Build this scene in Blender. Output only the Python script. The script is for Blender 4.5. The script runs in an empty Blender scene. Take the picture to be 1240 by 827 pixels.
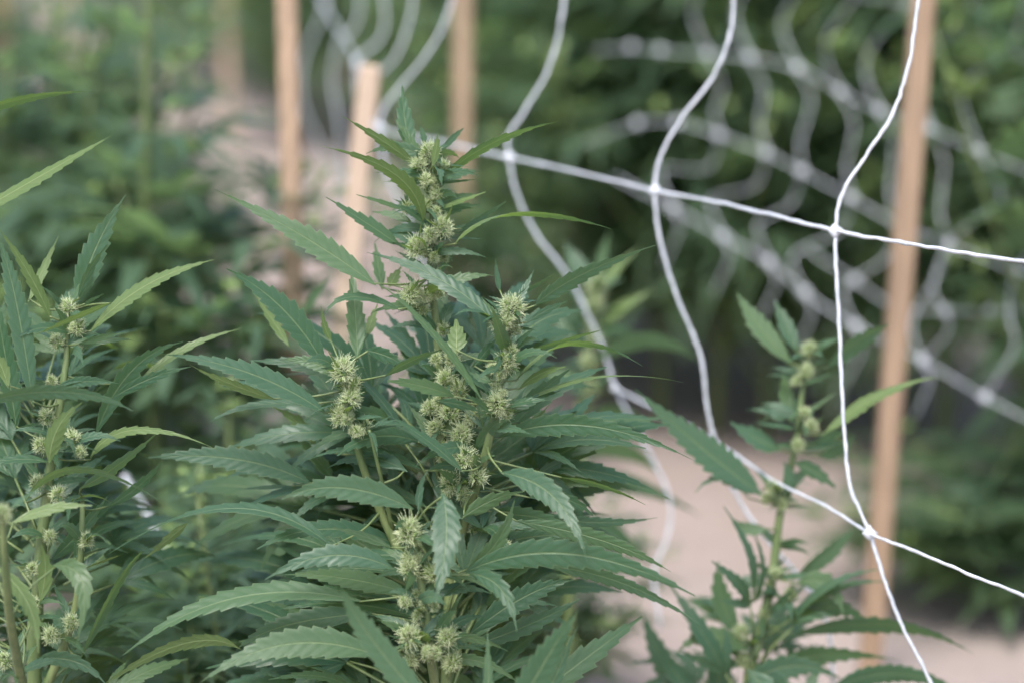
import bpy, math, random
from mathutils import Vector, Matrix, Quaternion

random.seed(11)
R = math.radians
sc = bpy.context.scene
COL = sc.collection

# ---------------------------------------------------------------- camera
H = 0.72                      # camera height above the soil
PITCH = R(11.6)
cam_d = bpy.data.cameras.new('camera')
cam = bpy.data.objects.new('camera', cam_d); COL.objects.link(cam)
cam.location = (0, 0, H)
cam.rotation_euler = (R(90) - PITCH, 0, 0)
cam_d.sensor_width = 36.0
cam_d.lens = 85.0
cam_d.clip_start = 0.05
cam_d.clip_end = 2000
cam_d.dof.use_dof = True
cam_d.dof.focus_distance = 1.355
cam_d.dof.aperture_fstop = 3.3
cam_d.dof.aperture_blades = 0
sc.camera = cam

# ---------------------------------------------------------------- light
SUN_EL, SUN_AZ = R(60), R(205)         # azimuth the light comes from, clockwise from +Y
world = bpy.data.worlds.new('World'); sc.world = world
world.use_nodes = True
wn = world.node_tree.nodes; wl = world.node_tree.links
wn.clear()
sky = wn.new('ShaderNodeTexSky'); sky.sky_type = 'NISHITA'; sky.sun_disc = False
sky.sun_elevation = SUN_EL; sky.sun_rotation = SUN_AZ
sky.air_density = 1.0; sky.dust_density = 3.0; sky.ozone_density = 1.0
bg = wn.new('ShaderNodeBackground'); bg.inputs['Strength'].default_value = 0.15
wo = wn.new('ShaderNodeOutputWorld')
wl.new(sky.outputs[0], bg.inputs[0]); wl.new(bg.outputs[0], wo.inputs[0])

sun_d = bpy.data.lights.new('sun', 'SUN'); sun = bpy.data.objects.new('sun', sun_d); COL.objects.link(sun)
sun_d.energy = 2.0; sun_d.angle = R(26); sun_d.color = (1.0, 0.99, 0.975)
sdir = Vector((math.sin(SUN_AZ) * math.cos(SUN_EL), math.cos(SUN_AZ) * math.cos(SUN_EL), math.sin(SUN_EL)))
sun.rotation_euler = sdir.to_track_quat('Z', 'Y').to_euler()

sc.view_settings.view_transform = 'Standard'
sc.view_settings.look = 'None'
sc.view_settings.gamma = 1.0
sc.view_settings.use_curve_mapping = False
sc.view_settings.exposure = 1.15
sc.cycles.use_denoising = True
sc.cycles.max_bounces = 8
sc.cycles.transparent_max_bounces = 8

# ---------------------------------------------------------------- pixel -> point
KPX = 36.0 / 85.0 / 1240.0
CX, CY = 620.0, 413.5
MC = cam.rotation_euler.to_matrix()
CAM = Vector((0, 0, H))
def W(px, py, z):
    return CAM + MC @ Vector(((px - CX) * KPX * z, (CY - py) * KPX * z, -z))
def ground_under(p):
    return Vector((p.x, p.y, 0))

# ---------------------------------------------------------------- materials
def mat(name):
    m = bpy.data.materials.new(name); m.use_nodes = True
    nt = m.node_tree
    p = nt.nodes['Principled BSDF']
    return m, nt, p
def mixrgb(nt, a, b, fac, blend='MIX'):
    n = nt.nodes.new('ShaderNodeMix'); n.data_type = 'RGBA'; n.blend_type = blend
    for sock, v in ((n.inputs[6], a), (n.inputs[7], b), (n.inputs[0], fac)):
        if isinstance(v, (tuple, list)): sock.default_value = (*v, 1) if len(v) == 3 else v
        elif isinstance(v, (int, float)): sock.default_value = v
        else: nt.links.new(v, sock)
    return n.outputs[2]
def math_n(nt, op, a, b=None, c=None, clamp=False):
    n = nt.nodes.new('ShaderNodeMath'); n.operation = op; n.use_clamp = clamp
    for i, v in enumerate((a, b, c)):
        if v is None: continue
        if isinstance(v, (int, float)): n.inputs[i].default_value = v
        else: nt.links.new(v, n.inputs[i])
    return n.outputs[0]
def ramp(nt, src, p0, p1, v0=0.0, v1=1.0):
    n = nt.nodes.new('ShaderNodeMapRange'); n.interpolation_type = 'SMOOTHSTEP'
    nt.links.new(src, n.inputs[0])
    n.inputs[1].default_value = p0; n.inputs[2].default_value = p1
    n.inputs[3].default_value = v0; n.inputs[4].default_value = v1
    return n.outputs[0]
def noise(nt, scale, detail=3.0, rough=0.55, vec=None):
    n = nt.nodes.new('ShaderNodeTexNoise'); n.inputs['Scale'].default_value = scale
    n.inputs['Detail'].default_value = detail; n.inputs['Roughness'].default_value = rough
    if vec is not None: nt.links.new(vec, n.inputs['Vector'])
    return n.outputs['Fac']

def leaf_material(name, top_a, top_b, under_a, under_b, trans, vein=True, trans_fac=0.3, rough=0.42):
    m, nt, p = mat(name)
    tc = nt.nodes.new('ShaderNodeTexCoord')
    at = nt.nodes.new('ShaderNodeAttribute'); at.attribute_name = 'tint'
    t = at.outputs['Fac']
    nz = noise(nt, 55.0, 4.0, 0.6, tc.outputs['Object'])
    f = math_n(nt, 'ADD', math_n(nt, 'MULTIPLY', t, 0.65), math_n(nt, 'MULTIPLY', nz, 0.45), clamp=True)
    top = mixrgb(nt, top_a, top_b, f)
    yl = ramp(nt, math_n(nt, 'FRACT', math_n(nt, 'MULTIPLY', t, 7.31)), 0.62, 1.0, 0, 0.55)     # some leaves younger and yellower
    top = mixrgb(nt, top, (0.10, 0.16, 0.06), yl)
    und = mixrgb(nt, under_a, under_b, f)
    geo = nt.nodes.new('ShaderNodeNewGeometry')
    back = geo.outputs['Backfacing']
    if vein:
        uv = nt.nodes.new('ShaderNodeUVMap'); uv.uv_map = 'vein'
        sep = nt.nodes.new('ShaderNodeSeparateXYZ'); nt.links.new(uv.outputs[0], sep.inputs[0])
        u, v = sep.outputs[0], sep.outputs[1]
        au = math_n(nt, 'ABSOLUTE', u)
        rib = ramp(nt, au, 0.035, 0.085, 1, 0)
        ph = math_n(nt, 'FRACT', math_n(nt, 'SUBTRACT', v, math_n(nt, 'MULTIPLY', au, 1.25)))
        d = math_n(nt, 'ABSOLUTE', math_n(nt, 'SUBTRACT', ph, 0.5))     # 0.5 at vein line
        sv = ramp(nt, d, 0.405, 0.49, 0, 1)
        puff = math_n(nt, 'COSINE', math_n(nt, 'MULTIPLY', ph, 6.2832))  # sunk along veins, raised between
        fine = noise(nt, 420.0, 3.0, 0.6, tc.outputs['Object'])
        top = mixrgb(nt, top, (0.115, 0.165, 0.10), math_n(nt, 'MULTIPLY', sv, 0.25))
        top = mixrgb(nt, top, (0.19, 0.255, 0.13), math_n(nt, 'MULTIPLY', rib, 0.55))
        und = mixrgb(nt, und, (0.21, 0.28, 0.12), math_n(nt, 'MULTIPLY', sv, 0.35))
        und = mixrgb(nt, und, (0.27, 0.34, 0.15), math_n(nt, 'MULTIPLY', rib, 0.8))
        edge = ramp(nt, au, 0.90, 0.99, 0, 0.45)
        top = mixrgb(nt, top, (0.17, 0.22, 0.12), edge)
        blot = ramp(nt, noise(nt, 130.0, 4.0, 0.7, tc.outputs['Object']), 0.66, 0.74, 0, 0.30)
        top = mixrgb(nt, top, (0.15, 0.16, 0.075), blot)
        speck = ramp(nt, fine, 0.60, 0.78, 0, 0.22)                      # fine pale hairs and resin dust
        top = mixrgb(nt, top, (0.22, 0.27, 0.20), speck)
        h = math_n(nt, 'ADD', math_n(nt, 'MULTIPLY', puff, -0.2), math_n(nt, 'MULTIPLY', fine, 0.35))
        h = math_n(nt, 'ADD', h, math_n(nt, 'MULTIPLY', rib, -1.0))
        bmp = nt.nodes.new('ShaderNodeBump'); bmp.inputs['Strength'].default_value = 0.5
        bmp.inputs['Distance'].default_value = 0.0006
        nt.links.new(h, bmp.inputs['Height']); nt.links.new(bmp.outputs[0], p.inputs['Normal'])
    col = mixrgb(nt, top, und, back)
    nt.links.new(col, p.inputs['Base Color'])
    nt.links.new(ramp(nt, nz, 0.3, 0.7, rough - 0.10, rough + 0.12), p.inputs['Roughness'])
    p.inputs['Specular IOR Level'].default_value = 0.38
    p.inputs['Sheen Weight'].default_value = 0.0
    p.inputs['Sheen Roughness'].default_value = 0.5
    tr = nt.nodes.new('ShaderNodeBsdfTranslucent')
    nt.links.new(mixrgb(nt, trans, tuple(c * 0.7 for c in trans), f), tr.inputs[0])
    mx = nt.nodes.new('ShaderNodeMixShader'); mx.inputs[0].default_value = trans_fac
    nt.links.new(p.outputs[0], mx.inputs[1]); nt.links.new(tr.outputs[0], mx.inputs[2])
    nt.links.new(mx.outputs[0], nt.nodes['Material Output'].inputs[0])
    return m

M_LEAF = leaf_material('leaf', (0.020, 0.068, 0.037), (0.066, 0.132, 0.084), (0.10, 0.155, 0.055), (0.14, 0.20, 0.08), (0.26, 0.40, 0.07), trans_fac=0.36)
M_BGLEAF = leaf_material('field_leaf', (0.056, 0.106, 0.064), (0.096, 0.155, 0.098), (0.09, 0.15, 0.075), (0.13, 0.19, 0.10), (0.26, 0.41, 0.15), vein=False, trans_fac=0.46)

def plain(name, ca, cb, scale, rough, bump=0.0, dist=0.001, stretch=None, trans=None):
    m, nt, p = mat(name)
    tc = nt.nodes.new('ShaderNodeTexCoord')
    vec = tc.outputs['Object']
    if stretch:
        mp = nt.nodes.new('ShaderNodeMapping'); mp.inputs['Scale'].default_value = stretch
        nt.links.new(vec, mp.inputs[0]); vec = mp.outputs[0]
    nz = noise(nt, scale, 5.0, 0.6, vec)
    nt.links.new(mixrgb(nt, ca, cb, ramp(nt, nz, 0.3, 0.7)), p.inputs['Base Color'])
    p.inputs['Roughness'].default_value = rough
    if bump:
        b = nt.nodes.new('ShaderNodeBump'); b.inputs['Strength'].default_value = bump; b.inputs['Distance'].default_value = dist
        nt.links.new(nz, b.inputs['Height']); nt.links.new(b.outputs[0], p.inputs['Normal'])
    if trans:
        tr = nt.nodes.new('ShaderNodeBsdfTranslucent'); tr.inputs[0].default_value = (*trans, 1)
        mx = nt.nodes.new('ShaderNodeMixShader'); mx.inputs[0].default_value = 0.25
        nt.links.new(p.outputs[0], mx.inputs[1]); nt.links.new(tr.outputs[0], mx.inputs[2])
        nt.links.new(mx.outputs[0], nt.nodes['Material Output'].inputs[0])
    return m
M_STEM = plain('stem', (0.075, 0.12, 0.038), (0.16, 0.20, 0.075), 38, 0.5, 0.4, 0.0006, (4, 4, 0.5))
M_BRACT = plain('bract', (0.19, 0.29, 0.09), (0.32, 0.42, 0.16), 2.5, 0.55, trans=(0.3, 0.4, 0.12))
M_HAIR = plain('pistil', (0.60, 0.68, 0.38), (0.76, 0.82, 0.54), 1.5, 0.5, trans=(0.6, 0.62, 0.35))
M_CORD = plain('net_cord', (0.42, 0.44, 0.47), (0.58, 0.595, 0.63), 160, 0.38, 0.35, 0.0004)
M_WOOD = plain('stake_wood', (0.21, 0.14, 0.088), (0.37, 0.255, 0.165), 40, 0.65, 0.5, 0.001, (7, 7, 0.30))
M_WOODP = plain('pale_stake_wood', (0.34, 0.25, 0.18), (0.43, 0.325, 0.235), 40, 0.65, 0.4, 0.0008, (6, 6, 0.35))

m, nt, p = mat('sandy_soil'); M_SOIL = m
tc = nt.nodes.new('ShaderNodeTexCoord')
n1 = noise(nt, 1.3, 6, 0.6, tc.outputs['Object']); n2 = noise(nt, 14, 8, 0.65, tc.outputs['Object'])
c = mixrgb(nt, (0.255, 0.20, 0.18), (0.345, 0.285, 0.26), ramp(nt, n1, 0.3, 0.7))
c = mixrgb(nt, c, (0.28, 0.215, 0.18), ramp(nt, n2, 0.50, 0.72, 0, 0.7))
n3 = noise(nt, 3.6, 5, 0.7, tc.outputs['Object'])
c = mixrgb(nt, c, (0.20, 0.155, 0.135), ramp(nt, n3, 0.54, 0.72, 0, 0.75))
nt.links.new(c, p.inputs['Base Color']); p.inputs['Roughness'].default_value = 0.95
b = nt.nodes.new('ShaderNodeBump'); b.inputs['Strength'].default_value = 0.7; b.inputs['Distance'].default_value = 0.02
nt.links.new(n2, b.inputs['Height']); nt.links.new(b.outputs[0], p.inputs['Normal'])

# ---------------------------------------------------------------- mesh builder
class MB:
    def __init__(s):
        s.v = []; s.f = []; s.m = []; s.uv = []; s.t = []
    def add(s, verts, faces, mi=0, uvs=None, tint=0.5):
        o = len(s.v)
        s.v.extend(verts)
        s.uv.extend(uvs if uvs else [(0.5, 0.0)] * len(verts))
        s.t.extend([tint] * len(verts))
        for f in faces: s.f.append(tuple(i + o for i in f)); s.m.append(mi)
    def mesh(s, name, mats, origin=Vector((0, 0, 0))):
        me = bpy.data.meshes.new(name)
        me.from_pydata([tuple(Vector(v) - origin) for v in s.v], [], s.f)
        for m_ in mats: me.materials.append(m_)
        me.polygons.foreach_set('material_index', s.m)
        me.polygons.foreach_set('use_smooth', [True] * len(s.f))
        lv = [0] * len(me.loops); me.loops.foreach_get('vertex_index', lv)
        ul = me.uv_layers.new(name='vein')
        flat = []
        for i in lv: flat.extend(s.uv[i])
        ul.data.foreach_set('uv', flat)
        a = me.attributes.new('tint', 'FLOAT', 'POINT'); a.data.foreach_set('value', s.t)
        me.update()
        return me

def link(name, me, parent=None, loc=None):
    o = bpy.data.objects.new(name, me); COL.objects.link(o)
    if parent is not None: o.parent = parent
    if loc is not None: o.location = loc
    return o
def tag(o, label, cat, group=None):
    o['label'] = label; o['category'] = cat
    if group: o['group'] = group
    return o
def empty(name, loc, label, cat, group=None):
    o = bpy.data.objects.new(name, None); COL.objects.link(o); o.location = loc
    o.empty_display_size = 0.05
    return tag(o, label, cat, group)

def bez(p0, p1, p2, t):
    a = 1 - t
    return p0 * (a * a) + p1 * (2 * a * t) + p2 * (t * t)
def rot_about(v, axis, ang):
    return Quaternion(axis, ang) @ v

def leaflet(mb, P0, Pm, P2, width, roll, hint, teeth=13, twist=0.0, fold=0.22, tint=None, wave=0.0, mi=0, peak=0.40, rng=random):
    """one serrated leaflet: P0 base, Pm a point half way along it, P2 tip; hint = where the upper face looks at roll 0 (degrees)"""
    P1 = Pm * 2 - (P0 + P2) * 0.5
    if tint is None: tint = rng.random()
    n = teeth * 2
    L = (Pm - P0).length + (P2 - Pm).length
    verts = []; uvs = []
    a_ = 0.95; b_ = a_ * (1 - peak) / peak
    mx = (peak ** a_) * ((1 - peak) ** b_)
    ph = rng.random() * 6.28
    cup = 0.12
    for i in range(n + 1):
        t = i / n
        t0 = max(t - 0.01, 0); t1 = min(t + 0.01, 1)
        T = (bez(P0, P1, P2, t1) - bez(P0, P1, P2, t0)).normalized()
        C = bez(P0, P1, P2, t)
        N = hint - T * hint.dot(T)
        if N.length < 1e-4: N = Vector((0, 0, 1)) - T * T.z
        N.normalize()
        N = rot_about(N, T, R(roll + twist * t))
        S = T.cross(N)
        h = (t ** a_) * ((1 - t) ** b_) / mx * width * 0.5 + width * 0.02 * (1 - t)
        if i % 2: hw, sh = h * rng.uniform(1.0, 1.13), L / n * rng.uniform(0.7, 1.0)
        else: hw, sh = h * 0.84, 0.0
        if i == n: hw = 0; sh = 0
        fl = fold * (1 - 0.5 * t)
        wv = wave * width * math.sin(ph + t * 15)
        wv2 = wave * width * math.sin(ph + 2 + t * 13)
        C2 = C + T * sh
        verts += [C2 - S * hw + N * (hw * fl + wv - hw * cup), C - S * h * 0.5 + N * (h * 0.5 * fl + h * 0.05), C,
                  C + S * h * 0.5 + N * (h * 0.5 * fl + h * 0.05), C2 + S * hw + N * (hw * fl + wv2 - hw * cup)]
        vv = i * 0.5
        ve = vv + (0.25 if i % 2 else 0)
        uvs += [(-1, ve), (-0.5, vv), (0, vv), (0.5, vv), (1, ve)]
    faces = []
    for i in range(n):
        for k in range(4):
            a = i * 5 + k
            faces.append((a, a + 1, a + 6, a + 5))
    mb.add(verts, faces, mi, uvs, tint)

def cheap_leaflet(mb, P0, Pm, P2, width, N, tint, mi=0):
    S = (P2 - P0).cross(N)
    if S.length < 1e-6: S = Vector((1, 0, 0))
    S.normalize()
    Nn = S.cross((P2 - P0)).normalized()
    up = Nn * width * 0.10
    A = P0.lerp(Pm, 0.5); B = Pm.lerp(P2, 0.45)
    h = width * 0.5
    v = [P0, A - S * h * 0.72 + up, A, A + S * h * 0.72 + up, Pm - S * h + up, Pm, Pm + S * h + up,
         B - S * h * 0.55 + up * .6, B, B + S * h * 0.55 + up * .6, P2]
    f = [(0, 2, 1), (0, 3, 2), (1, 2, 5, 4), (2, 3, 6, 5), (4, 5, 8, 7), (5, 6, 9, 8), (7, 8, 10), (8, 9, 10)]
    mb.add(v, f, mi, None, tint)

def fan_leaf(mb, base, d, up, size, n=5, cheap=False, petiole=0.35, rng=random, tint=None, mi=0, mi_p=1, droop=0.25, teeth=11):
    """a palmate leaf: petiole from base along d, then n leaflets fanning out in the plane with normal ~up"""
    d = d.normalized()
    N = (up - d * up.dot(d)).normalized()
    S = d.cross(N)
    if tint is None: tint = rng.random()
    c = base + d * size * petiole
    tube(mb, [base, base + d * size * petiole * 0.5 + N * size * 0.02, c], size * 0.014, size * 0.010, 4, mi_p)
    half = (n - 1) / 2
    for k in range(n):
        a = (k - half) * R(30 if n > 5 else 34) * rng.uniform(0.88, 1.1)
        f = 1 - (abs(k - half) / (half + 0.001)) ** 1.4 * 0.52 if half else 1
        dd = d * math.cos(a) + S * math.sin(a)
        ln = size * f * rng.uniform(0.93, 1.05)
        w = ln * rng.uniform(0.15, 0.2)
        dr = droop * rng.uniform(0.6, 1.4)
        Pm = c + dd * ln * 0.5 + N * ln * 0.04
        P2 = c + dd * ln - N * ln * dr
        if cheap: cheap_leaflet(mb, c, Pm, P2, w, N, tint, mi)
        else: leaflet(mb, c, Pm, P2, w, rng.uniform(-14, 14), N, teeth, fold=0.25, tint=tint, wave=0.02, mi=mi, rng=rng)

def tube(mb, pts, r0, r1, sides=8, mi=0, cap=True, tint=0.5, rs=None):
    n = len(pts); verts = []
    ref = None
    for i, p_ in enumerate(pts):
        T = (pts[min(i + 1, n - 1)] - pts[max(i - 1, 0)]).normalized()
        if ref is None:
            ref = Vector((1, 0, 0)) if abs(T.x) < 0.8 else Vector((0, 1, 0))
        A = (ref - T * ref.dot(T)).normalized(); B = T.cross(A); ref = A
        r = rs[i] if rs else r0 + (r1 - r0) * i / max(n - 1, 1)
        for k in range(sides):
            a = 2 * math.pi * k / sides
            verts.append(p_ + A * (r * math.cos(a)) + B * (r * math.sin(a)))
    faces = []
    for i in range(n - 1):
        for k in range(sides):
            k2 = (k + 1) % sides
            faces.append((i * sides + k, i * sides + k2, (i + 1) * sides + k2, (i + 1) * sides + k))
    if cap:
        faces.append(tuple(range(sides - 1, -1, -1)))
        faces.append(tuple((n - 1) * sides + k for k in range(sides)))
    mb.add(verts, faces, mi, None, tint)

def smooth(pts, per=8):
    """Catmull-Rom through the points"""
    out = []
    P = [pts[0] * 2 - pts[1]] + list(pts) + [pts[-1] * 2 - pts[-2]]
    for i in range(1, len(P) - 2):
        for k in range(per):
            t = k / per
            a, b_, c_, d_ = P[i - 1], P[i], P[i + 1], P[i + 2]
            out.append(0.5 * (b_ * 2 + (c_ - a) * t + (a * 2 - b_ * 5 + c_ * 4 - d_) * t * t + (b_ * 3 - a - c_ * 3 + d_) * t ** 3))
    out.append(pts[-1])
    return out

# ---------------------------------------------------------------- flower clusters
def bud_mesh(seed, hairs=430, bracts=70, sugar=7):
    rg = random.Random(seed); mb = MB()
    def rdir(zmin):
        while True:
            v = Vector((rg.gauss(0, 1), rg.gauss(0, 1), rg.gauss(0, 1))).normalized()
            if v.z > zmin: return v
    for i in range(bracts):
        d = rdir(-0.8); o = Vector((d.x * 0.5, d.y * 0.5, d.z * 0.62))
        ax = (d + Vector((0, 0, 0.55))).normalized()
        ln = rg.uniform(0.24, 0.40); r = ln * 0.34
        pts = [o, o + ax * ln * 0.3, o + ax * ln * 0.62 + d * 0.03, o + ax * ln]
        rs = [r * 0.5, r, r * 0.75, r * 0.12]
        A = ax.orthogonal().normalized(); B = ax.cross(A); vs = []
        for p_, rr in zip(pts, rs):
            for k in range(6):
                a = k * math.pi / 3
                vs.append(p_ + A * rr * math.cos(a) + B * rr * math.sin(a))
        fs = [(j * 6 + k, j * 6 + (k + 1) % 6, j * 6 + 6 + (k + 1) % 6, j * 6 + 6 + k) for j in range(3) for k in range(6)]
        mb.add(vs, fs, 0, None, rg.random())
    for i in range(hairs):
        d = rdir(-0.65); o = Vector((d.x * 0.55, d.y * 0.55, d.z * 0.68))
        ax = (d + Vector((0, 0, 0.35)) + Vector((rg.gauss(0, .3), rg.gauss(0, .3), rg.gauss(0, .3)))).normalized()
        ln = rg.uniform(0.20, 0.56)
        side = Vector((rg.gauss(0, 1), rg.gauss(0, 1), rg.gauss(0, 1))) * 0.26
        pts = [o + ax * ln * t + side * t * t * ln * 1.6 for t in (0, .35, .7, 1)]
        tube(mb, pts, 0.024, 0.012, 3, 1, False, rg.random())
    for i in range(sugar):
        d = rdir(-0.5); d = Vector((d.x, d.y, d.z * 0.5)).normalized()
        o = d * 0.35; ln = rg.uniform(0.8, 1.8)
        up = Vector((0, 0, 1))
        leaflet(mb, o, o + d * ln * 0.5 + up * ln * 0.16, o + d * ln + up * ln * rg.uniform(-0.05, 0.5), ln * 0.17, rg.uniform(-30, 30), up, 5, mi=2, rng=rg)
    return mb.mesh('flower_cluster', [M_BRACT, M_HAIR, M_LEAF])
BUDS = [bud_mesh(100 + i) for i in range(7)]

def add_bud(root, p, r, tilt=0.35, stretch=1.15, rng=random):
    o = link('flower_cluster', rng.choice(BUDS), root, p - root.location)
    o.rotation_euler = (rng.gauss(0, tilt), rng.gauss(0, tilt), rng.random() * 6.28)
    o.scale = (r, r, r * stretch)
    return o

def leaf_obj(root, fn):
    mb = MB(); fn(mb)
    return link('leaf', mb.mesh('leaf', [M_LEAF, M_STEM], root.location), root)
def stem_obj(root, name, pts, r0, r1, sides=9):
    sp = smooth(pts, 6); SEGS.setdefault(root.name, []).extend(zip(sp[:-1], sp[1:]))
    mb = MB(); tube(mb, sp, r0, r1, sides)
    return link(name, mb.mesh(name, [M_STEM], root.location), root)

def nearest(segs, p):
    best = None
    for a, b_ in segs:
        ab = b_ - a; t = max(0, min(1, (p - a).dot(ab) / max(ab.length_squared, 1e-9)))
        q = a + ab * t; d = (q - p).length
        if best is None or d < best[0]: best = (d, q)
    return best
SEGS = {}
def hero(root, rows, wmul=0.86, tints=None):
    """rows: base px, mid px, tip px, full width px, roll, z base, z tip [, twist]"""
    for r in rows:
        bx, by, mx, my, tx, ty, w, roll, zb, zt = r[:10]
        tw = r[10] if len(r) > 10 else 0
        zm = (zb + zt) / 2
        P0, Pm, P2 = W(bx, by, zb), W(mx, my, zm), W(tx, ty, zt)
        hint = (CAM - Pm).normalized() + Vector((0, 0, 0.12))
        wid = w * KPX * zm * wmul
        L = (Pm - P0).length + (P2 - Pm).length
        teeth = max(5, min(14, int(L / 0.0066)))
        def fn(mb):
            # a short stalk back towards the plant
            nr = nearest(SEGS[root.name], P0)
            if 0.0015 < nr[0] < 0.055:
                T = (P0 - Pm).normalized()
                tube(mb, smooth([P0 - T * 0.002, P0.lerp(nr[1], .5) + T * nr[0] * 0.06, nr[1]], 4), 0.0005, 0.0008, 5, 1)
            leaflet(mb, P0, Pm, P2, wid, roll, hint, teeth, tw + random.uniform(-14, 14), fold=random.uniform(0.15, 0.42), tint=random.choice(tints) if tints else None, wave=random.uniform(0.01, 0.035), peak=random.uniform(0.33, 0.41))
        leaf_obj(root, fn)

def small_leaves(root, buds, Z, seed, per=3, lmin=16, lmax=48):
    """the many narrow single leaves that stand out between the flowers"""
    rg = random.Random(seed); mb = MB()
    for x, y, r_, dz in buds:
        for i in range(per):
            a = rg.random() * 6.28; el = rg.uniform(0.1, 0.95)
            d = Vector((math.cos(a) * math.cos(el), math.sin(a) * math.cos(el) * 0.8, math.sin(el)))
            ln = rg.uniform(lmin, lmax) * KPX * Z
            P0 = W(x, y, Z + dz) - Vector((0, 0, r_ * KPX * Z * 0.5))
            nr = nearest(SEGS[root.name], P0)
            P0 = P0.lerp(nr[1], 0.6)
            sag = Vector((0, 0, -ln * rg.uniform(0.0, 0.45)))
            P2 = P0 + d * ln + sag
            Pm = P0 + d * ln * 0.5 + sag * 0.12
            leaflet(mb, P0, Pm, P2, ln * rg.uniform(0.13, 0.19), rg.uniform(-45, 45), Vector((0, -rg.uniform(0.2, 1.6), 1)) + d * 0.01, 9, rg.uniform(-40, 40), 0.35, wave=0.03, peak=0.36, rng=rg)
    o = link('small_leaves', mb.mesh('small_leaves', [M_LEAF, M_STEM], root.location), root); o['kind'] = 'stuff'

# ================================================================ ground
def axis(n, near, far):
    out = []
    for i in range(-n, n + 1):
        s = i / n
        out.append(math.copysign(near * abs(s) + (far - near) * abs(s) ** 6, s))
    return out
gx = axis(110, 9, 600); gy = axis(110, 9, 600)
gm = MB(); rg = random.Random(5)
from mathutils import noise as mnoise
vs = []
for y in gy:
    for x in gx:
        k = max(0, 1 - math.hypot(x, y) / 40)
        vs.append(Vector((x, y + 3, k * (0.018 * mnoise.noise(Vector((x * 1.1, y * 1.1, 0))) + 0.010 * mnoise.noise(Vector((x * 4, y * 4, 3)))))))
nx = len(gx)
gm.add(vs, [(j * nx + i, j * nx + i + 1, (j + 1) * nx + i + 1, (j + 1) * nx + i) for j in range(len(gy) - 1) for i in range(nx - 1)])
g = link('ground', gm.mesh('ground', [M_SOIL])); g['kind'] = 'structure'

# ================================================================ field plants (blurred rows)
def bg_plant(seed, h, spread, n_br, dense=1.0):
    rg = random.Random(seed)
    fol, stm, flw = MB(), MB(), MB()
    UP = Vector((0, 0, 1))
    def axis_leaves(p0, p1, k, s0, s1):
        ang = rg.random() * 6.28
        for i in range(k):
            t = (i + 0.5) / k
            p_ = p0.lerp(p1, t); ang += 2.4
            sz = s0 + (s1 - s0) * t
            el = rg.uniform(0.05, 0.7)
            d = Vector((math.cos(ang) * math.cos(el), math.sin(ang) * math.cos(el), math.sin(el)))
            fan_leaf(fol, p_, d, UP, sz * rg.uniform(0.8, 1.2), rg.choice((5, 5, 7)) if t < 0.75 else 3, True, 0.4, rg, droop=rg.uniform(0.1, 0.5))
    top = Vector((rg.uniform(-.03, .03), rg.uniform(-.03, .03), h))
    tube(stm, smooth([Vector((0, 0, -0.02)), Vector((rg.uniform(-.02, .02), rg.uniform(-.02, .02), h * .5)), top], 5), 0.007, 0.0025, 6, 0)
    axis_leaves(Vector((0, 0, h * .12)), top, int(34 * dense), 0.15, 0.05)
    def flowers(a, b_, k):
        for i in range(k):
            p_ = a.lerp(b_, i / max(k - 1, 1)) + Vector((rg.gauss(0, .010), rg.gauss(0, .010), rg.gauss(0, .02)))
            r = rg.uniform(0.004, 0.009)
            for q in range(9):
                a_ = rg.random() * 6.28; d = Vector((math.cos(a_), math.sin(a_), rg.uniform(-0.2, 1.4))).normalized()
                ln = r * rg.uniform(1.4, 3.0)
                cheap_leaflet(flw, p_, p_ + d * ln * .5, p_ + d * ln, ln * 0.45, Vector((0, 0, 1)) + d * .1, rg.random())
    flowers(Vector((0, 0, h * .68)), top, 9)
    for b_ in range(n_br):
        t = rg.uniform(0.04, 0.62); a = b_ * 2.4 + rg.random()
        p0 = Vector((0, 0, h * t)); ln = spread * rg.uniform(0.75, 1.15) * (1.15 - t * 0.6)
        p1 = p0 + Vector((math.cos(a) * ln, math.sin(a) * ln, ln * rg.uniform(0.9, 1.5)))
        pm = p0.lerp(p1, 0.5) + Vector((math.cos(a), math.sin(a), -0.6)) * ln * 0.12
        tube(stm, smooth([p0, pm, p1], 4), 0.0035, 0.0018, 5, 0)
        axis_leaves(p0.lerp(pm, .4), p1, int(10 * dense), 0.13, 0.05)
        flowers(pm.lerp(p1, .5), p1, 4)
    return [('foliage', fol.mesh('foliage', [M_BGLEAF, M_STEM])), ('stem', stm.mesh('stem', [M_STEM])), ('flowers', flw.mesh('flowers', [M_BRACT]))]

BG = [bg_plant(20 + i, 0.86, 0.24, 15, 1.25) for i in range(5)]
SLIM = [bg_plant(60 + i, 0.74, 0.13, 8, 1.2) for i in range(3)]
def place_plant(kind, loc, rz, s, label, group, sxy=1.0):
    e = empty('hemp_plant', loc, label, 'plant', group)
    e.rotation_euler = (0, 0, rz); e.scale = (sxy, sxy, s)
    for nm, me in kind:
        po = link(nm, me, e)
        if nm == 'flowers': po['kind'] = 'stuff'
    return e

ROW = Vector((-0.29, 0.957, 0)); PERP = Vector((0.957, 0.29, 0))
rg = random.Random(77)
# rows beyond the sandy path
for r in range(6):
    c0 = Vector((0.30, 2.64, 0)) + PERP * (0.26 + 0.62 * r)
    k = -6
    while True:
        t = k * 0.27; k += 1
        q = c0 + ROW * t + PERP * rg.uniform(-.07, .07)
        if q.y > 11: break
        u = q.x / q.y
        if q.y < 1.9 or u > 0.36 or u < -0.42: continue
        place_plant(rg.choice(BG), q, rg.random() * 6.28, rg.uniform(1.0, 1.3),
                    'blurred green plant in the dense field rows beyond the sandy path', 'plants in the far rows beyond the path')

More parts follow.
